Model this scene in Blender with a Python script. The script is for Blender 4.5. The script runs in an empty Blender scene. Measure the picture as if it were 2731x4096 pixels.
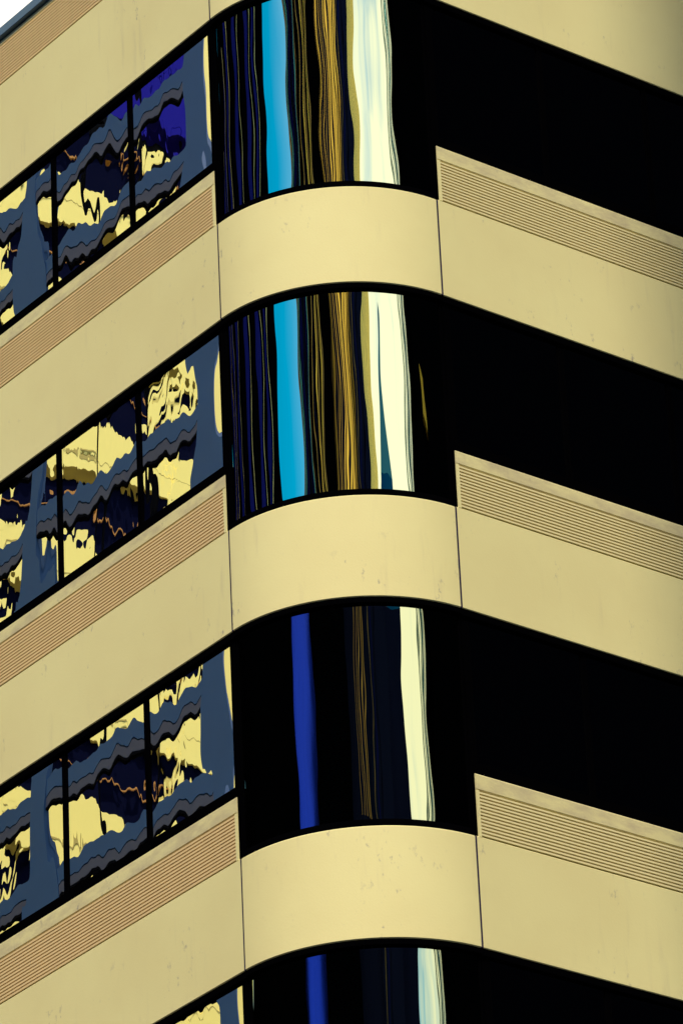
import bpy, bmesh, math, random
import numpy as np
from mathutils import Matrix, Vector

# ------------------------------------------------------------------ camera, sky, sun, exposure
scene = bpy.context.scene
GZ = 29.60                                   # height of the reference slab edge above the street
CAM_POS = (0.0, -48.3568, GZ - 27.9551)
CAM_R = Vector((0.99872881, 0.02621296, -0.0430539))
CAM_U = Vector((0.05033704, -0.47402863, 0.87906942))
CAM_F = Vector((-0.00263423, 0.88011916, 0.47474553))
SUN_AZ, SUN_EL = -7.0, 55.0                   # degrees right of the camera's bearing, degrees up
SUN_STRENGTH, SKY_STRENGTH, EXPOSURE = 2.0, 0.15, 1.24

cam_data = bpy.data.cameras.new('camera')
cam_data.sensor_fit = 'VERTICAL'
cam_data.sensor_height = 36.0
cam_data.lens = 20254.6 / 4096 * 36.0
cam_data.clip_start, cam_data.clip_end = 0.5, 5000
cam = bpy.data.objects.new('camera', cam_data)
m = Matrix((CAM_R, CAM_U, -CAM_F)).transposed().to_4x4()
m.translation = CAM_POS
cam.matrix_world = m
scene.collection.objects.link(cam)
scene.camera = cam

sun_dir = Vector((math.sin(math.radians(SUN_AZ)) * math.cos(math.radians(SUN_EL)),
                  -math.cos(math.radians(SUN_AZ)) * math.cos(math.radians(SUN_EL)),
                  math.sin(math.radians(SUN_EL))))
world = bpy.data.worlds.new('World')
scene.world = world
world.use_nodes = True
nt = world.node_tree
nt.nodes.clear()
sky = nt.nodes.new('ShaderNodeTexSky')
sky.sky_type = 'NISHITA'
sky.sun_disc = False
sky.sun_elevation = math.radians(SUN_EL)
sky.sun_rotation = math.atan2(sun_dir.x, sun_dir.y)
sky.air_density, sky.dust_density, sky.ozone_density = 1.0, 1.2, 2.5
bg = nt.nodes.new('ShaderNodeBackground')
bg.inputs['Strength'].default_value = SKY_STRENGTH
wo = nt.nodes.new('ShaderNodeOutputWorld')
hs = nt.nodes.new('ShaderNodeHueSaturation')
hs.inputs['Hue'].default_value, hs.inputs['Saturation'].default_value = 0.475, 1.9
hs.inputs['Value'].default_value = 0.66
nt.links.new(sky.outputs[0], hs.inputs['Color'])
# scattered fair-weather clouds: noise on a flat layer overhead
tc = nt.nodes.new('ShaderNodeTexCoord')
sep = nt.nodes.new('ShaderNodeSeparateXYZ'); nt.links.new(tc.outputs['Generated'], sep.inputs[0])
zz = nt.nodes.new('ShaderNodeMath'); zz.operation = 'ADD'; zz.inputs[1].default_value = 0.25
nt.links.new(sep.outputs['Z'], zz.inputs[0])
cb = nt.nodes.new('ShaderNodeCombineXYZ')
for i in range(3): nt.links.new(zz.outputs[0], cb.inputs[i])
dv = nt.nodes.new('ShaderNodeVectorMath'); dv.operation = 'DIVIDE'
nt.links.new(tc.outputs['Generated'], dv.inputs[0]); nt.links.new(cb.outputs[0], dv.inputs[1])
mpn = nt.nodes.new('ShaderNodeMapping')
mpn.inputs['Location'].default_value = (20.601536477460883, -6.200937740592373, 26.773735418449334)
mpn.inputs['Scale'].default_value = (1, 1, 0.15)
nt.links.new(dv.outputs[0], mpn.inputs['Vector'])
cn = nt.nodes.new('ShaderNodeTexNoise'); cn.inputs['Scale'].default_value = 1.1
cn.inputs['Detail'].default_value = 7; cn.inputs['Roughness'].default_value = 0.55
nt.links.new(mpn.outputs[0], cn.inputs['Vector'])
cr = nt.nodes.new('ShaderNodeMapRange'); cr.interpolation_type = 'SMOOTHSTEP'
cr.inputs['From Min'].default_value, cr.inputs['From Max'].default_value = 0.50, 0.62
nt.links.new(cn.outputs['Fac'], cr.inputs['Value'])
cx = nt.nodes.new('ShaderNodeMix'); cx.data_type = 'RGBA'
cx.inputs['B'].default_value = (6.0, 5.3, 4.1, 1)
nt.links.new(cr.outputs[0], cx.inputs['Factor']); nt.links.new(hs.outputs[0], cx.inputs['A'])
nt.links.new(cx.outputs['Result'], bg.inputs[0])
nt.links.new(bg.outputs[0], wo.inputs[0])

sd = bpy.data.lights.new('sun', 'SUN')
sd.energy, sd.angle, sd.color = SUN_STRENGTH, math.radians(0.53), (1.0, 0.90, 0.72)
sun = bpy.data.objects.new('sun', sd)
sun.rotation_euler = sun_dir.to_track_quat('Z', 'Y').to_euler()
sun.location = (0, -60, 140)
scene.collection.objects.link(sun)

scene.view_settings.view_transform = 'Standard'
scene.view_settings.look = 'None'
scene.view_settings.gamma = 1.0
scene.view_settings.exposure = EXPOSURE
scene.cycles.max_bounces = 10
scene.cycles.glossy_bounces = 6
scene.cycles.sample_clamp_indirect = 4.0

# ------------------------------------------------------------------ frames of the place
R = 1.7136                                   # radius of the rounded corner
NL = Vector((-0.78394608, -0.62082891, 0)); TL = Vector((-0.62082891, 0.78394608, 0))
NR = Vector((0.62082891, -0.78394608, 0)); TR = Vector((0.78394608, 0.62082891, 0))
PHI_L = math.atan2(NL.y, NL.x); PHI_R = math.atan2(NR.y, NR.x)
if PHI_L > PHI_R: PHI_L -= 2 * math.pi
UP = Vector((0, 0, 1))

def lin(c):                                  # sRGB 0-255 -> linear
    return tuple((x / 255 / 12.92 if x / 255 <= 0.04045 else ((x / 255 + 0.055) / 1.055) ** 2.4) for x in c)

# ------------------------------------------------------------------ materials
def mat(name, col, rough=0.7, metal=0.0, spec=0.3, var=0.0, vscale=3.0, bump=0.0, bscale=60.0):
    mt = bpy.data.materials.new(name); mt.use_nodes = True
    n = mt.node_tree; b = n.nodes['Principled BSDF']
    b.inputs['Base Color'].default_value = (*col, 1)
    b.inputs['Roughness'].default_value = rough
    b.inputs['Metallic'].default_value = metal
    b.inputs['Specular IOR Level'].default_value = spec
    if var > 0 or bump > 0:
        tc = n.nodes.new('ShaderNodeTexCoord')
    if var > 0:
        ns = n.nodes.new('ShaderNodeTexNoise'); ns.inputs['Scale'].default_value = vscale
        ns.inputs['Detail'].default_value = 6
        n.links.new(tc.outputs['Object'], ns.inputs['Vector'])
        mp = n.nodes.new('ShaderNodeMapRange')
        mp.inputs['To Min'].default_value, mp.inputs['To Max'].default_value = 1 - var, 1 + var
        n.links.new(ns.outputs['Fac'], mp.inputs['Value'])
        mx = n.nodes.new('ShaderNodeMix'); mx.data_type = 'RGBA'; mx.blend_type = 'MULTIPLY'
        mx.inputs['Factor'].default_value = 1
        mx.inputs['A'].default_value = (*col, 1)
        n.links.new(mp.outputs[0], mx.inputs['B'])
        n.links.new(mx.outputs['Result'], b.inputs['Base Color'])
    if bump > 0:
        nb = n.nodes.new('ShaderNodeTexNoise'); nb.inputs['Scale'].default_value = bscale
        nb.inputs['Detail'].default_value = 4
        n.links.new(tc.outputs['Object'], nb.inputs['Vector'])
        bp = n.nodes.new('ShaderNodeBump'); bp.inputs['Distance'].default_value = bump
        n.links.new(nb.outputs['Fac'], bp.inputs['Height'])
        n.links.new(bp.outputs['Normal'], b.inputs['Normal'])
    return mt

def concrete_material(name='cream_precast', grime=0.0):
    """cream precast panel: cloudy tone, soft run-off streaks, sparse scuffs and pits"""
    mt = bpy.data.materials.new(name); mt.use_nodes = True
    n = mt.node_tree; b = n.nodes['Principled BSDF']
    b.inputs['Roughness'].default_value = 0.75
    b.inputs['Specular IOR Level'].default_value = 0.25
    tc = n.nodes.new('ShaderNodeTexCoord')
    def noise(scale, detail, stretch=None, loc=(0, 0, 0), rough=0.55):
        v = tc.outputs['Object']
        mp = n.nodes.new('ShaderNodeMapping')
        mp.inputs['Scale'].default_value = stretch or (1, 1, 1)
        mp.inputs['Location'].default_value = loc
        n.links.new(v, mp.inputs['Vector'])
        t = n.nodes.new('ShaderNodeTexNoise')
        t.inputs['Scale'].default_value = scale; t.inputs['Detail'].default_value = detail
        t.inputs['Roughness'].default_value = rough
        n.links.new(mp.outputs[0], t.inputs['Vector'])
        return t.outputs['Fac']
    def ramp(v, a, b_, lo=0.0, hi=1.0):
        r = n.nodes.new('ShaderNodeMapRange')
        r.inputs['From Min'].default_value, r.inputs['From Max'].default_value = a, b_
        r.inputs['To Min'].default_value, r.inputs['To Max'].default_value = lo, hi
        n.links.new(v, r.inputs['Value']); return r.outputs[0]
    def mul(a, b_):
        t = n.nodes.new('ShaderNodeMath'); t.operation = 'MULTIPLY'
        n.links.new(a, t.inputs[0]); n.links.new(b_, t.inputs[1]); return t.outputs[0]
    def mix(fac, a, b_):
        t = n.nodes.new('ShaderNodeMix'); t.data_type = 'RGBA'
        n.links.new(fac, t.inputs['Factor'])
        if isinstance(a, tuple): t.inputs['A'].default_value = (*a, 1)
        else: n.links.new(a, t.inputs['A'])
        if isinstance(b_, tuple): t.inputs['B'].default_value = (*b_, 1)
        else: n.links.new(b_, t.inputs['B'])
        return t.outputs['Result']
    base = mix(ramp(noise(0.7, 5), 0.35, 0.65), CREAM, tuple(x * y for x, y in zip(CREAM, (0.95, 0.93, 0.92))))
    # water marks running down
    streak = mul(ramp(noise(3.0, 5, (3, 3, 0.35)), 0.58, 0.80, 0, 0.25), ramp(noise(0.8, 2, loc=(7, 3, 1)), 0.45, 0.65))
    base = mix(streak, base, (0.36, 0.30, 0.24))
    # scuffs and pitted spots, in scattered clusters
    spots = mul(ramp(noise(11, 6, (1, 1, 0.55), (4, 9, 2), 0.7), 0.60, 0.68, 0, 0.6), ramp(noise(1.3, 2, loc=(1, 5, 8)), 0.52, 0.64))
    base = mix(spots, base, (0.20, 0.18, 0.22))
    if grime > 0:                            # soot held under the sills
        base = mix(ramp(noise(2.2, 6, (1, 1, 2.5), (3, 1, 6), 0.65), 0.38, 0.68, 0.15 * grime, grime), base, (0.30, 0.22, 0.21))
    n.links.new(base, b.inputs['Base Color'])
    bp = n.nodes.new('ShaderNodeBump'); bp.inputs['Distance'].default_value = 0.002
    bp.inputs['Strength'].default_value = 0.5
    n.links.new(noise(45, 5), bp.inputs['Height'])
    n.links.new(bp.outputs[0], b.inputs['Normal'])
    return mt

CREAM = (0.83, 0.755, 0.378)
M = dict(
    cream=concrete_material(),
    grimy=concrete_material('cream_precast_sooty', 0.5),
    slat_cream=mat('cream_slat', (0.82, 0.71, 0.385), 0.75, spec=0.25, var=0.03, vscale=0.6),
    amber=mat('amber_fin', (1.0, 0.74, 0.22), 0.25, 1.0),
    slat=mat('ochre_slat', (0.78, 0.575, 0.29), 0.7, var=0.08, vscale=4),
    recess=mat('vent_recess_shade', (0.13, 0.07, 0.095), 0.9, spec=0.0),  # dark mauve puts the shade inside the vent slots into the backing colour
    sealant=mat('grey_sealant', (0.022, 0.016, 0.055), 0.7, spec=0.05, var=0.25, vscale=6),
    frame=mat('black_frame', (0.0008, 0.0008, 0.0012), 1.0, spec=0.0),
    glass=mat('mirror_glass', (0.82, 0.82, 0.82), 0.0, 1.0),
    curved_glass=mat('curved_mirror_glass', (0.49, 0.57, 0.45), 0.0, 1.0),
    curved_dark=mat('curved_dark_mirror_glass', (0.43, 0.49, 0.34), 0.0, 1.0),
    coping=mat('blue_grey_coping', (0.10, 0.17, 0.25), 0.5, var=0.1),
    roof=mat('roof_gravel', (0.2, 0.19, 0.18), 0.9, var=0.2),
    core=mat('dark_core', (0.01, 0.01, 0.012), 0.9, spec=0.0),
    asphalt=mat('asphalt', (0.06, 0.06, 0.065), 0.9, var=0.25, vscale=0.8),
    paving=mat('paving', (0.28, 0.26, 0.23), 0.85, var=0.15, vscale=2),
    grey=mat('blue_grey_panel', (0.028, 0.085, 0.225), 0.6, var=0.15, vscale=0.4),
    warm=mat('warm_panel', (0.90, 0.78, 0.24), 0.7, var=0.05, vscale=0.5),
    joint=mat('black_joint', (0.005, 0.005, 0.007), 0.9, spec=0.0),
    mirror2=mat('neutral_mirror_glass', (0.96, 0.95, 0.93), 0.0, 1.0),
    black=mat('black_stone', (0.0012, 0.0012, 0.002), 0.95, spec=0.0),
    navy=mat('navy_cladding', (0.012, 0.015, 0.05), 0.8, spec=0.0, var=0.3, vscale=0.1),
    blue=mat('deep_blue_panel', (0.012, 0.014, 0.20), 0.8, spec=0.0, var=0.3, vscale=0.1),
    teal=mat('teal_fin', (0.10, 0.32, 0.36), 0.4, 1.0),
    gold=mat('gold_panel', (1.0, 0.56, 0.10), 0.3, 1.0, var=0.25, vscale=0.3),
    brown=mat('brown_panel', (0.34, 0.19, 0.06), 0.4, 1.0, var=0.25, vscale=0.3),
    ivory=mat('ivory_fin', (1.0, 0.80, 0.42), 0.3, 1.0),
    pale=mat('pale_fin', (0.85, 0.86, 0.62), 0.6),
    crown=mat('ultramarine_panel', (0.004, 0.002, 0.22), 0.6, spec=0.1),
    bluemetal=mat('blue_metal_panel', (0.035, 0.075, 0.85), 0.25, 1.0, var=0.1, vscale=0.2),
    ochre=mat('ochre_panel', (0.95, 0.50, 0.04), 0.7, var=0.2, vscale=2),
    seam=mat('olive_seam', (0.42, 0.34, 0.10), 0.8),
    mauve=mat('mauve_grey_panel', (0.075, 0.08, 0.14), 0.6, var=0.15, vscale=0.4),
    rust=mat('rust_rail', (0.40, 0.19, 0.05), 0.7),
    steel=mat('steel_blue_roof', (0.006, 0.085, 0.18), 0.3, 1.0),
    dwin=mat('dark_window', (0.003, 0.004, 0.018), 0.8, spec=0.0),
)

# ------------------------------------------------------------------ mesh helpers
COL = scene.collection
def link(name, mesh, material, parent=None, loc=None, rot=None):
    o = bpy.data.objects.new(name, mesh); COL.objects.link(o)
    if material is not None and not mesh.materials: mesh.materials.append(material)
    if parent is not None: o.parent = parent
    if loc is not None: o.location = loc
    if rot is not None: o.rotation_euler = rot
    return o
def thing(name, label, cat, loc=(0, 0, 0), group=None):
    o = bpy.data.objects.new(name, None); COL.objects.link(o)
    o.empty_display_size = 0.5
    o.location = loc; o['label'] = label; o['category'] = cat
    if group: o['group'] = group
    return o
def mesh_from(name, verts, faces, smooth=False):
    me = bpy.data.meshes.new(name); me.from_pydata([tuple(v) for v in verts], [], faces); me.update()
    bm = bmesh.new(); bm.from_mesh(me); bmesh.ops.recalc_face_normals(bm, faces=bm.faces); bm.to_mesh(me); bm.free()
    if smooth:
        for p in me.polygons: p.use_smooth = True
    return me
def box_mesh(name, x0, x1, y0, y1, z0, z1, bevel=0.0):
    bm = bmesh.new()
    vs = [bm.verts.new((x, y, z)) for x in (x0, x1) for y in (y0, y1) for z in (z0, z1)]
    for f in ((0, 1, 3, 2), (4, 6, 7, 5), (0, 4, 5, 1), (2, 3, 7, 6), (0, 2, 6, 4), (1, 5, 7, 3)):
        bm.faces.new([vs[i] for i in f])
    bmesh.ops.recalc_face_normals(bm, faces=bm.faces)
    if bevel > 0:
        bmesh.ops.bevel(bm, geom=list(bm.edges), offset=bevel, segments=2, affect='EDGES', profile=0.6)
    me = bpy.data.meshes.new(name); bm.to_mesh(me); bm.free()
    return me
def boxes_mesh(name, boxes):
    v, f = [], []
    for (x0, x1, y0, y1, z0, z1) in boxes:
        b = len(v)
        v += [(x, y, z) for x in (x0, x1) for y in (y0, y1) for z in (z0, z1)]
        f += [tuple(b + i for i in q) for q in ((0, 1, 3, 2), (4, 6, 7, 5), (0, 4, 5, 1), (2, 3, 7, 6), (0, 2, 6, 4), (1, 5, 7, 3))]
    return mesh_from(name, v, f)
def extrude_mesh(name, prof, pts_fn, n, smooth_idx=False):
    """sweep a closed (outward, z) profile along pts_fn(i/n) -> (origin xy, outward dir)"""
    v, f = [], []
    k = len(prof)
    for i in range(n + 1):
        o, d = pts_fn(i / n)
        for (a, z) in prof: v.append((o[0] + d[0] * a, o[1] + d[1] * a, z))
    for i in range(n):
        for j in range(k):
            f.append((i * k + j, i * k + (j + 1) % k, (i + 1) * k + (j + 1) % k, (i + 1) * k + j))
    f.append(tuple(range(k))); f.append(tuple(n * k + j for j in reversed(range(k))))
    return mesh_from(name, v, f)

# Side frames: local x runs along the face away from the corner, local y inwards (right-handed both sides handled by sign), z up
def face_matrix(side):
    n, t = (NL, TL) if side == 'L' else (NR, TR)
    return n, t
def pt(side, t, o, z):
    n, d = face_matrix(side)
    p = n * (R + o) + d * t
    return (p.x, p.y, GZ + z)
def slab(side, t0, t1, o0, o1, z0, z1, bevel=0.0, name='slab'):
    """box in face coordinates as a world-placed mesh"""
    bm = bmesh.new()
    vs = [bm.verts.new(pt(side, t, o, z)) for t in (t0, t1) for o in (o0, o1) for z in (z0, z1)]
    for f in ((0, 1, 3, 2), (4, 6, 7, 5), (0, 4, 5, 1), (2, 3, 7, 6), (0, 2, 6, 4), (1, 5, 7, 3)):
        bm.faces.new([vs[i] for i in f])
    bmesh.ops.recalc_face_normals(bm, faces=bm.faces)
    if bevel > 0:
        bmesh.ops.bevel(bm, geom=list(bm.edges), offset=bevel, segments=2, affect='EDGES', profile=0.6)
    me = bpy.data.meshes.new(name); bm.to_mesh(me); bm.free()
    return me
def slabs(side, lst, name='slab'):
    v, f = [], []
    for (t0, t1, o0, o1, z0, z1) in lst:
        b = len(v)
        v += [pt(side, t, o, z) for t in (t0, t1) for o in (o0, o1) for z in (z0, z1)]
        f += [tuple(b + i for i in q) for q in ((0, 1, 3, 2), (4, 6, 7, 5), (0, 4, 5, 1), (2, 3, 7, 6), (0, 2, 6, 4), (1, 5, 7, 3))]
    return mesh_from(name, v, f)
def sweep_flat(side, t0, t1, prof, name):
    n, d = face_matrix(side)
    def fn(u):
        p = n * R + d * (t0 + (t1 - t0) * u)
        return (p.x, p.y), (n.x, n.y)
    return extrude_mesh(name, [(a, GZ + z) for a, z in prof], fn, 1)
def sweep_arc(prof, name, a0=0.0, a1=1.0, n=64):
    def fn(u):
        a = PHI_L + (PHI_R - PHI_L) * (a0 + (a1 - a0) * u)
        d = (math.cos(a), math.sin(a))
        return (d[0] * R, d[1] * R), d
    me = extrude_mesh(name, [(a, GZ + z) for a, z in prof], fn, n)
    for p in me.polygons:
        p.use_smooth = len(p.vertices) == 4
    me.set_sharp_from_angle(angle=math.radians(25))
    return me
def panel_profile(z0, z1, depth, b=0.008, rt=0.0):
    """precast panel section, eased edges; rt rounds the upper edge more"""
    pr = [(-depth, z0), (-b, z0), (0, z0 + b)]
    if rt > 0:
        for i in range(7):
            a = math.pi / 2 * i / 6
            pr.append((-rt * 0.35 * (1 - math.cos(a)), z1 - rt + rt * math.sin(a)))
        pr.append((-depth, z1))
    else:
        pr += [(0, z1 - b), (-b, z1), (-depth, z1)]
    return pr

rng = np.random.default_rng(11)
def wave_field(seed, X, Z, comps):
    """sum of randomly phased waves; comps = (slope amplitude, wavelength x, wavelength z, count)"""
    r = np.random.default_rng(seed)
    h = np.zeros_like(X)
    for amp, lx, lz, cnt in comps:
        for _ in range(cnt):
            kx = 2 * math.pi / (lx * r.uniform(0.7, 1.4)) * r.choice([-1, 1])
            kz = 2 * math.pi / (lz * r.uniform(0.7, 1.4))
            h += amp / math.hypot(kx, kz) / math.sqrt(cnt) * np.sin(kx * X + kz * Z + r.uniform(0, 6.28))
    return h
def grid_mesh(name, X, Y, Z, smooth=True):
    """X,Y,Z arrays [nx,nz] -> smooth mesh"""
    nx, nz = X.shape
    co = np.stack([X, Y, Z], -1).reshape(-1, 3)
    idx = np.arange(nx * nz).reshape(nx, nz)
    f = np.stack([idx[:-1, :-1], idx[1:, :-1], idx[1:, 1:], idx[:-1, 1:]], -1).reshape(-1, 4)
    me = bpy.data.meshes.new(name)
    me.vertices.add(len(co)); me.vertices.foreach_set('co', co.ravel())
    me.loops.add(f.size); me.loops.foreach_set('vertex_index', f.ravel().astype(np.int32))
    me.polygons.add(len(f)); me.polygons.foreach_set('loop_start', np.arange(0, f.size, 4, dtype=np.int32))
    me.update(calc_edges=True); me.validate()
    for p in me.polygons: p.use_smooth = smooth
    return me
def pane_mesh(w, h, seed, comps, pillow=0.0, step=0.035):
    """float glass sheet with roller waves: local x width, z height, y = out of plane"""
    nx, nz = max(4, int(w / step)), max(4, int(h / step))
    X, Z = np.meshgrid(np.linspace(0, w, nx), np.linspace(0, h, nz), indexing='ij')
    Y = wave_field(seed, X, Z, comps)
    Y += pillow * (1 - (2 * X / w - 1) ** 2) * (1 - (2 * Z / h - 1) ** 2)
    return grid_mesh('pane', X, Y, Z)
def place_on_face(o, n, t, origin):
    """local x along t, local y along n, z up; origin world"""
    o.matrix_world = Matrix(((t.x, n.x, 0, origin[0]), (t.y, n.y, 0, origin[1]), (0, 0, 1, origin[2]), (0, 0, 0, 1)))

# ------------------------------------------------------------------ ground
g = link('ground', box_mesh('ground', -1500, 1500, -1500, 1500, -0.5, 0.0), M['asphalt']); g['kind'] = 'structure'
pv = link('pavement', slabs('L', [(-6.5, 44, -44, 4.0, -GZ + 0.004, -GZ + 0.13)]), M['paving']); pv['kind'] = 'structure'

# ------------------------------------------------------------------ the rounded-corner office building
# levels: slab-edge bottom, top of the short corner spandrel, top of the vented side panels (relative to the reference edge)
LV = [
    dict(b=3.9015, t=5.20, v=5.965, g0=5.345, g1=5.895),      # parapet storey
    dict(b=0.0, t=1.2141, v=1.9283, g0=1.218, g1=1.744),
    dict(b=-3.8, t=-2.5975, v=-1.9022, g0=-2.594, g1=-2.066),
    dict(b=-7.6575, t=-6.4145, v=-5.6972, g0=-6.412, g1=-5.884),
    dict(b=-11.50, t=-10.27, v=-9.55, g0=-10.26, g1=-9.735),
]
tower = thing('office_building', 'cream office block with rounded corner, ribbed vent bands and mirrored ribbon windows', 'building', (0, 0, 0))
LEN = 30.0
PANEL_ENDS = [0.03, 9.45, 18.9, LEN]
for k, L in enumerate(LV):
    zb, zt, zv, g0, g1 = L['b'], L['t'], L['v'], L['g0'], L['g1']
    for side in 'LR':
        for j in range(3):
            t0, t1 = PANEL_ENDS[j] + (0.018 if j else 0), PANEL_ENDS[j + 1] - (0.018 if j < 2 else 0)
            e = 0.05 if j == 0 else 0.04
            # solid lower field, rounded top rail, end stiles round the vent recess
            pm = sweep_flat(side, t0 if j else 0.014, t1, panel_profile(zb, g0, 0.16), 'spandrel_panel')
            sp = link('spandrel_panel', pm, M['cream'], tower)
            s0 = 0.045 if j == 0 else t0
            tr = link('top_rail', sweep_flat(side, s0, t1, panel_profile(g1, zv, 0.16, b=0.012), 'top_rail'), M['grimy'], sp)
            link('end_stile', slab(side, s0, s0 + 0.035, -0.16, 0, g0, g1), M['cream'], sp)
            link('end_stile', slab(side, t1 - 0.035, t1, -0.16, 0, g0, g1), M['cream'], sp)
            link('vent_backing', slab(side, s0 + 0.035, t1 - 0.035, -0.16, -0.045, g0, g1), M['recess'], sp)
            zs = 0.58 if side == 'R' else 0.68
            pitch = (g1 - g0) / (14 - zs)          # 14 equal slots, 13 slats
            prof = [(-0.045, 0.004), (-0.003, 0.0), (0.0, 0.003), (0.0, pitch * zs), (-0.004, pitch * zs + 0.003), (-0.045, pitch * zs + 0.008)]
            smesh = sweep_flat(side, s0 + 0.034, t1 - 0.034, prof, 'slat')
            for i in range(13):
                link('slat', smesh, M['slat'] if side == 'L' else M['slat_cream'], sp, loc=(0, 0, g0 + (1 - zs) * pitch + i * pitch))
            if j < 2:
                link('joint_sealant', slab(side, t1 + 0.0, t1 + 0.036, -0.15, -0.022, zb + 0.004, zv - 0.05), M['sealant'], tower)
        # sealant joint between the flat panel and the curved one
        link('joint_sealant', slab(side, -0.017, 0.017, -0.15, -0.003, zb + 0.003, zt - 0.004), M['sealant'], tower)
    ct = zt if k else zv
    a_eps = 0.012 / (R * (PHI_R - PHI_L))
    link('corner_spandrel', sweep_arc(panel_profile(zb, ct, 0.16, b=0.010), 'corner_spandrel', a_eps, 1 - a_eps), M['cream'], tower)
    if k == 0:
        # parapet coping with a shadow gap under it
        link('shadow_gap', sweep_flat('L', 0, LEN, [(-0.2, zv), (-0.03, zv), (-0.03, zv + 0.025), (-0.2, zv + 0.025)], 'gap'), M['frame'], tower)
        for side in 'LR':
            link('coping', sweep_flat(side, 0, LEN, [(-0.45, zv + 0.02), (0.035, zv + 0.02), (0.04, zv + 0.03), (0.035, zv + 0.15), (-0.45, zv + 0.17)], 'coping'), M['coping'], tower)
        link('coping', sweep_arc([(-0.45, zv + 0.02), (0.035, zv + 0.02), (0.04, zv + 0.03), (0.035, zv + 0.15), (-0.45, zv + 0.17)], 'coping'), M['coping'], tower)
        continue
    # ---- windows above this level (between its vent top and the slab edge overhead)
    head = LV[k - 1]['b']
    for side in 'LR':
        n, d = face_matrix(side)
        link('window_head', slab(side, 0.0, LEN, -0.14, -0.012, head - 0.075, head - 0.001), M['frame'], tower)
        link('window_sill', slab(side, 0.05, LEN, -0.14, -0.030, zv + 0.001, zv + 0.135), M['frame'], tower)
        edges = [0.10] + [0.10 + 1.555 * i for i in range(1, 8)]
        W0, H0 = zv + 0.12, head - 0.06
        for i, x in enumerate(edges):
            wd = 0.10 if i == 0 else 0.044
            x0, x1 = (0.015, 0.105) if i == 0 else (x - 0.036, x + 0.036)
            link('mullion', slab(side, x0, x1, -0.14, -0.036 - 0.002 * (i > 0), zv + 0.10, head - 0.05), M['frame'], tower)
        for i in range(7):
            a, b = edges[i], edges[i + 1]
            seed = 100 * k + 10 * i + (0 if side == 'L' else 5)
            comps = [(0.0007, 0.32, 2.6, 3), (0.0010, 1.2, 2.0, 3), (0.0004, 0.14, 1.0, 3)]
            pm = pane_mesh(b - a, H0 - W0, seed, comps, pillow=float(np.random.default_rng(seed).uniform(-0.0004, 0.0004)))
            o = link('window_pane', pm, M['glass'], tower)
            place_on_face(o, n, d, pt(side, a, -0.055, W0))
        link('ribbon_window', slab(side, edges[-1] + 0.05, LEN, -0.10, -0.055, W0, H0), M['glass'], tower)
    # ---- curved window at the corner
    link('curved_head', sweep_arc([(-0.14, head - 0.06), (-0.012, head - 0.06), (-0.012, head - 0.001), (-0.14, head - 0.001)], 'curved_head'), M['frame'], tower)
    link('curved_sill', sweep_arc([(-0.14, zt + 0.001), (-0.012, zt + 0.001), (-0.012, zt + 0.03), (-0.03, zt + 0.085), (-0.14, zt + 0.085)], 'curved_sill'), M['frame'], tower)
    W0, H0 = zt + 0.06, head - 0.04
    nx, nz = 300, 80
    A, Z = np.meshgrid(np.linspace(PHI_L, PHI_R, nx), np.linspace(0, H0 - W0, nz), indexing='ij')
    S = (A - PHI_L) * R
    rad = R - 0.06 + wave_field(900 + k, S, Z, [(0.0060, 0.9, 1.9, 3), (0.0046, 0.22, 1.7, 4), (0.0020, 0.08, 0.8, 3)])
    edge = np.exp(-Z / 0.07) + np.exp(-((H0 - W0) - Z) / 0.07)
    rad = rad + edge * 0.0006 * np.sin(S * 14 + k)
    cm = grid_mesh('curved_pane', rad * np.cos(A), rad * np.sin(A), Z + GZ + W0)
    link('curved_pane', cm, M['curved_glass'] if k < 3 else M['curved_dark'], tower)
    for a in (0.0, 1.0):
        aa = (0.0, 0.008) if a == 0 else (0.99, 1.0)
        link('mullion', sweep_arc([(-0.14, head - 0.05), (-0.045, head - 0.05), (-0.045, zt + 0.05), (-0.14, zt + 0.05)], 'mullion', *aa, n=4), M['frame'], tower)
    for side in 'LR':   # jamb between the taller corner window and the vented panel
        link('window_jamb', slab(side, 0.0, 0.044, -0.14, -0.018, zt + 0.002, zv + 0.1), M['frame'], tower)

# body behind the facade, roof, lower storeys
def corner_poly(off, far):
    pts = []
    for i in range(17):
        a = PHI_L + (PHI_R - PHI_L) * i / 16
        pts.append(Vector((math.cos(a), math.sin(a), 0)) * (R + off))
    pr = NR * (R + off) + TR * far
    pl = NL * (R + off) + TL * far
    pts += [pr, pr + TL * 0 - NR * 0 + (TL * 0), pl + (pr - NR * (R + off)), pl]
    return [pts[i] for i in list(range(17)) + [17, 19, 20]]
def prism(name, poly, z0, z1):
    n = len(poly)
    v = [(p.x, p.y, z0) for p in poly] + [(p.x, p.y, z1) for p in poly]
    f = [tuple(reversed(range(n))), tuple(range(n, 2 * n))] + [(i, (i + 1) % n, n + (i + 1) % n, n + i) for i in range(n)]
    return mesh_from(name, v, f)
link('core', prism('core', corner_poly(-0.17, LEN - 0.3), 0.05, GZ + 5.5), M['core'], tower)
link('roof', prism('roof', corner_poly(-0.18, LEN - 0.35), GZ + 5.51, GZ + 5.6), M['roof'], tower)
for z in (-15.35, -19.2, -23.05):
    link('lower_spandrel', prism('lower_spandrel', corner_poly(0, LEN), GZ + z, GZ + z + 1.9), M['cream'], tower)
for z0, z1 in ((-29.59, -23.06), (-21.14, -19.21), (-17.29, -15.36), (-13.44, -11.51)):
    link('lower_glazing', prism('lower_glazing', corner_poly(-0.06, LEN - 0.1), GZ + z0, GZ + z1), M['glass'], tower)

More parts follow.
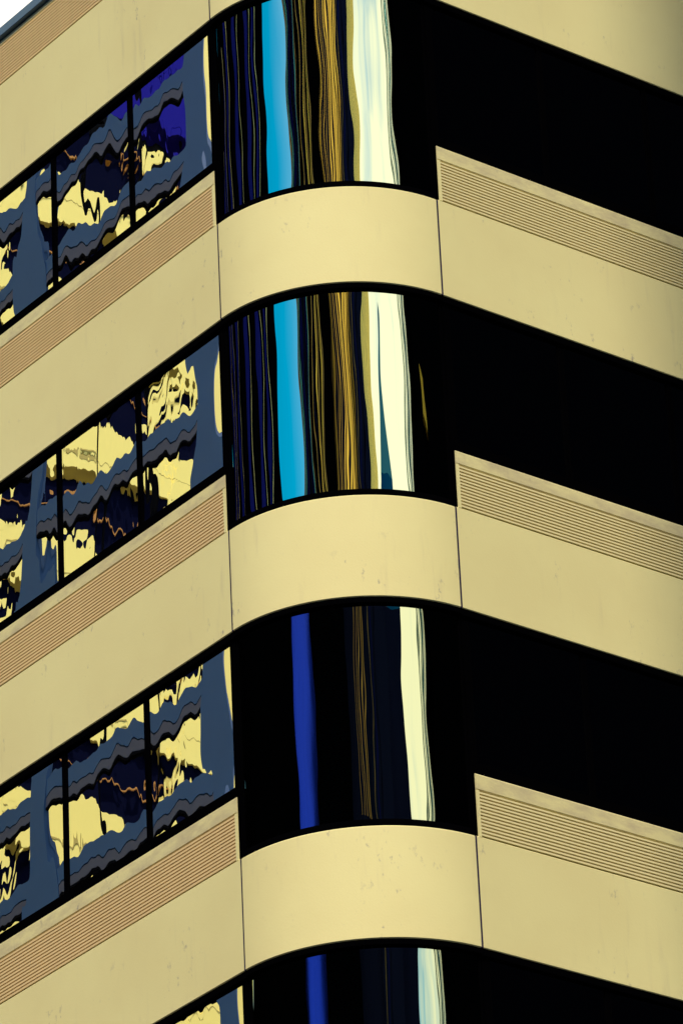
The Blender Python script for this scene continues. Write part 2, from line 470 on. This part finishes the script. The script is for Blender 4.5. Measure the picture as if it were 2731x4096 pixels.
# ------------------------------------------------------------------ buildings seen in the mirrors
def frame_thing(name, label, cat, origin, x_axis, group=None):
    """Empty whose local x is the facade direction, local -y faces out (towards our corner), z up"""
    t = thing(name, label, cat, (0, 0, 0), group)
    y = UP.cross(x_axis)
    t.matrix_world = Matrix(((x_axis.x, y.x, 0, origin[0]), (x_axis.y, y.y, 0, origin[1]), (0, 0, 1, 0), (0, 0, 0, 1)))
    return t
def part(name, parent, material, *box, bevel=0.0):
    return link(name, box_mesh(name, *box, bevel=bevel), material, parent)

# --- grey banded block across the side street (seen in the flat panes)
WOPP, S0, FH, NF = 64.0, 86.1, 3.60, 31
o0 = NL * (R + WOPP) + TL * S0
opp = frame_thing('banded_block', 'blue grey office block with mirrored windows, reflected in the flat panes', 'building', (o0.x, o0.y), TL)
if opp.matrix_world.col[1].to_3d().dot(NL) < 0:      # make local -y face our building
    pass
sy = 1.0 if opp.matrix_world.col[1].to_3d().dot(NL) > 0 else -1.0
def ybox(y0, y1): return (min(y0 * sy, y1 * sy), max(y0 * sy, y1 * sy))
OL = 60.0
ZOFF = -0.8
part('body', opp, M['core'], 0.3, OL, *ybox(0.45, 6), 0.05, NF * FH + ZOFF)
part('end_wall', opp, M['warm'], 0.0, 0.29, *ybox(0.05, 6), 0.05, NF * FH + ZOFF)
CS = 10.9
colx = [CS * i for i in range(6)]
for x in colx:
    part('column', opp, M['grey'], x + 0.005, x + (1.35 if x else 1.45), *ybox(-0.05, 0.5), 0.06, NF * FH + ZOFF - 0.01)
opp_panes = [pane_mesh(2.5, 2.6, 300 + i, [(0.008, 1.0, 1.3, 3), (0.0045, 0.34, 1.6, 3), (0.0015, 0.12, 0.5, 2)], pillow=0.008 * (1 if i % 3 else -1), step=0.05) for i in range(9)]
for me in opp_panes: me.materials.append(M['mirror2'])
VIS = range(17, NF)
for fl in range(NF):
    z = ZOFF + fl * FH
    if z < 0: continue
    for x in colx[:-1]:
        far = x > 15 or fl not in VIS
        a, b = x + (1.36 if x else 1.46), x + CS
        part('spandrel', opp, M['grey'], a, b, *ybox(0.0, 0.4), z + 0.42, z + 1.08)
        part('spandrel', opp, M['mauve'], a, b, *ybox(0.02, 0.4), z, z + 0.38)
        if x > 15 or fl not in VIS:
            continue
        part('window_head', opp, M['joint'], a, b, *ybox(0.03, 0.42), z - 0.10, z - 0.002)
        w = (b - a) / 3
        for i in range(3):
            o = link('window_pane', opp_panes[(fl * 5 + i * 2 + int(x)) % 9], None, opp)
            o.location = (a + i * w + 0.03, 0.12 * sy, z + 1.08)
            o.scale = ((w - 0.06) / 2.5, 1, (FH - 1.18) / 2.6)
        for i in range(1, 3):
            part('mullion', opp, M['joint'], a + i * w - 0.035, a + i * w + 0.035, *ybox(0.06, 0.42), z + 1.08, z + FH - 0.10)
part('joint_backing', opp, M['joint'], 0.32, OL - 0.02, *ybox(0.405, 0.449), 0.06, NF * FH + ZOFF - 0.03)

# --- cream banded tower standing behind the office building (seen twice mirrored)
tc0 = Vector((-109, 75, 0)) - TR * 50
tw = frame_thing('cream_tower', 'sunlit cream tower with dark window bands, seen doubly mirrored in flat panes', 'building', (tc0.x, tc0.y), TR)
part('body', tw, M['dwin'], 0.2, 99.8, 0.5, 25, 0.05, 131)
for fl in range(20):
    z = 1.4 + fl * 6.5
    part('band', tw, M['warm'], 0, 100, 0, 25.2, z, z + 3.2)
    part('band_seam', tw, M['seam'], 0.1, 99.9, -0.02, -0.001, z + 1.55, z + 1.65)
    part('rail', tw, M['rust'], 0.2, 99.8, 0.30, 0.42, z + 4.8, z + 4.92)
for x in range(0, 101, 10):
    part('pier', tw, M['warm'], x - 0.5, x + 0.5, -0.12, 0.49, 0.06, 131)
for x in range(0, 100, 10):                     # blue panelled plant storeys on top
    for i in range(4):
        part('crown_panel', tw, M['crown'], x + 0.06, x + 9.94, -0.1, 25.1, 131.9 + i * 4, 135.84 + i * 4)
part('crown_core', tw, M['core'], 0.5, 99.5, 0.4, 24.5, 131, 148)

# --- towers round the camera's street, seen in the curved glass
def az_vec(a): return Vector((math.sin(math.radians(a)), -math.cos(math.radians(a)), 0))
def radial_tower(name, label, a0, a1, dist, height, depth, body):
    """slab tower whose front spans the bearings a0..a1 from the corner; returns (thing, width, bearing->x)"""
    am = (a0 + a1) / 2
    c = az_vec(am) * dist
    xa = UP.cross(az_vec(am))                       # along the front, towards larger bearings
    if xa.dot(az_vec(a1)) < 0: xa = -xa
    half = dist * math.tan(math.radians((a1 - a0) / 2))
    t = thing(name, label, 'tower', (0, 0, 0))
    y = az_vec(am)                                  # local y away from the corner
    flip = xa.cross(y).z
    xx = xa if flip > 0 else -xa
    t.matrix_world = Matrix(((xx.x, y.x, 0, c.x), (xx.y, y.y, 0, c.y), (0, 0, 1, 0), (0, 0, 0, 1)))
    s = 1 if flip > 0 else -1
    link('body', box_mesh('body', -half, half, 0, depth, 0.05, height), body, t)
    def bx(a): return s * dist * math.tan(math.radians(a - am))
    return t, bx
def fin(t, bx, a0, a1, material, height, out=0.5, name='fin', z0=0.06):
    x0, x1 = sorted((bx(a0), bx(a1)))
    return link(name, box_mesh(name, x0, x1, -out, -0.002, z0, height - 0.1), material, t)

# dark finned block continuing the side street
WF = 98.0
fo = NL * (R + WF) + TL * 7.5
ft = frame_thing('finned_block', 'black block with thin pale fins, reflected at left of the curved windows', 'building', (fo.x, fo.y), TL)
part('annex', ft, M['black'], -6.5, -0.01, *ybox(0.3, 14), 0.05, GZ - 2.5 + WF * math.tan(math.radians(27.9)))
part('body', ft, M['black'], 0, 112, *ybox(0.3, 20), 0.05, 124)
part('stair_tower', ft, M['black'], 84.5, 112, *ybox(0.2, 19), 124.01, 142)
for x in (9.7, 20.4, 43.5, 72, 88.5, 98):
    z0 = GZ - 1 + math.hypot(WF, x + 7.5) * math.tan(math.radians(26.5))
    part('fin', ft, M['ivory'], x - 0.2, x + 0.2, *ybox(-0.25, 0.29), z0, 124)
for x0, x1 in ((12.3, 15.8), (24, 30), (48, 55.5), (75, 80.5), (90, 94), (100, 104)):
    z0 = GZ - 1 + math.hypot(WF, x0 + 7.5) * math.tan(math.radians(27.0))
    part('panel', ft, M['blue'], x0, x1, *ybox(0.1, 0.298), z0, 123)

t2, b2 = radial_tower('dark_tower', 'dark tower with fine brown and teal fins, reflected right of the blue sky strip', -36.5, -11.6, 76, 104, 18, M['black'])
rr = random.Random(5)
a = -36.2
while a < -28.5:
    w = rr.uniform(0.12, 0.35)
    fin(t2, b2, a, a + w, rr.choice([M['teal'], M['navy'], M['brown'], M['blue']]), 104, rr.uniform(0.2, 0.6), z0=GZ - 2 + 76 * math.tan(math.radians(27)))
    a += w + rr.uniform(0.15, 0.5)
for a, w, mm in ((-26.3, 0.5, 'brown'), (-24.9, 0.35, 'navy'), (-23.2, 0.5, 'gold'), (-22.2, 0.5, 'brown'), (-20.4, 0.35, 'gold'), (-19.6, 0.6, 'brown')):
    fin(t2, b2, a, a + w, M[mm], 104, z0=GZ - 2 + 76 * math.tan(math.radians(27)))

# low blue-clad tower under the sky gap
t9, b9 = radial_tower('blue_tower', 'bright blue metal clad tower, reflected as blue strip in lower curved windows', -57.0, -31.0, 120, 90, 14, M['core'])
for i in range(9):
    a = -56.9 + i * 2.87
    fin(t9, b9, a, a + 2.83, M['bluemetal'], 90.1, 0.2, 'panel')

t3, b3 = radial_tower('gold_tower', 'gold and navy striped tower, reflected at middle of the curved windows', -12.6, 5.0, 96, 108, 16, M['navy'])
a = -11.8
while a < 3.6:
    w = rr.uniform(0.25, 1.1)
    mm = M['gold'] if a > -6 or rr.random() < 0.4 else M['brown']
    out = rr.uniform(0.15, 0.5)
    zs_ = GZ - 6.3 + 96 * math.tan(math.radians(29.3))
    fin(t3, b3, a, min(a + w, 3.9), mm, 108, out, z0=zs_)
    if -7 < a < 1:
        fin(t3, b3, a + w * 0.2, a + w * 0.7, M['brown'], zs_ + 0.05, out, z0=GZ - 6.3 + 96 * math.tan(math.radians(24.2)))
    a += w + rr.uniform(0.25, 1.3)

t4, b4 = radial_tower('navy_tower', 'slim navy tower with pale ribbed edge, reflected beside the white sky strip', 4.0, 17.6, 80, 98, 12, M['navy'])
for a, w, mm in ((5.2, 0.25, 'brown'), (7.0, 0.3, 'blue'), (9.0, 0.3, 'black')):
    fin(t4, b4, a, a + w, M[mm], 98)
a = 12.2
while a < 17.3:
    fin(t4, b4, a, a + 0.40, M['amber'], 98, 0.4, z0=GZ - 2.6 + 80 * math.tan(math.radians(27.5))); a += 0.56

t8, b8 = radial_tower('spired_tower', 'blue steel tower with pointed roof, reflected in the white strip', 14.0, 28.5, 125, 90, 16, M['navy'])
x0, x1 = sorted((b8(20.6), b8(28.4)))
link('attic', box_mesh('attic', x0, x1, 0.5, 10, 90.01, 94.6), M['steel'], t8)
sv = [(x0, 0.5, 94.61), (x1, 0.5, 94.61), (x1, 10, 94.61), (x0, 10, 94.61), (x0 * 0.5 + x1 * 0.5, 5, 105.0)]
link('spire', mesh_from('spire', sv, [(0, 1, 4), (1, 2, 4), (2, 3, 4), (3, 0, 4), (0, 3, 2, 1)]), M['steel'], t8)

# slim tower of free-standing pale shafts
c6 = az_vec(46.2) * 64
t6 = thing('shaft_tower', 'row of slim pale shafts, reflected at right edge of the white strip', 'tower', (c6.x, c6.y, 0))
x6 = Vector((az_vec(46.2).y, -az_vec(46.2).x, 0))
if x6.dot(az_vec(60)) < 0: x6 = -x6
def shaft_mesh(r, h, seg=20):
    v = [(r * math.cos(2 * math.pi * i / seg), r * math.sin(2 * math.pi * i / seg), z) for z in (0.06, h) for i in range(seg)]
    f = [(i, (i + 1) % seg, seg + (i + 1) % seg, seg + i) for i in range(seg)] + [tuple(range(seg, 2 * seg))]
    me = mesh_from('shaft', v, f)
    for p in me.polygons: p.use_smooth = len(p.vertices) == 4
    return me
x = -5.4
while x < 4.9:
    r = rr.uniform(0.20, 0.52)
    link('shaft', shaft_mesh(r, 98), M['pale'] if rr.random() < 0.7 else M['teal'], t6, loc=(x6.x * x, x6.y * x, 0))
    x += r + rr.uniform(0.25, 0.75)
link('base', prism('base', [x6 * a_ + az_vec(46.2) * b_ for a_, b_ in ((-6.5, -1.5), (6.5, -1.5), (6.5, 1.5), (-6.5, 1.5))], 0.05, 6), M['grey'], t6)

# black block across the right-hand street (fills the dark windows)
bo = NR * (R + 42) + TR * 8.9
bt = frame_thing('black_block', 'black stone block filling the dark right hand windows with its reflection', 'building', (bo.x, bo.y), TR)
sr = 1.0 if bt.matrix_world.col[1].to_3d().dot(NR) > 0 else -1.0
def rbox(y0, y1): return (min(y0 * sr, y1 * sr), max(y0 * sr, y1 * sr))
part('body', bt, M['black'], 0, 150, *rbox(0, 25), 0.05, 110)
part('sign_band', bt, M['ochre'], 4.0, 6.2, *rbox(-0.4, -0.002), 52.4, 54.0)

# unseen tower, added behind the camera to shade the facade's far right softly
sk = thing('shade_tower', 'unseen tall grey block added behind the viewer to shade the right wall', 'building', (-8.5, -98.5, 0))
part('body', sk, M['grey'], 0, 38, -30, 0, 0.05, 200)
for i in range(51):
    part('band', sk, M['dwin'], 0.4, 37.6, 0.001, 0.06, 3 + i * 3.85, 5.2 + i * 3.85)
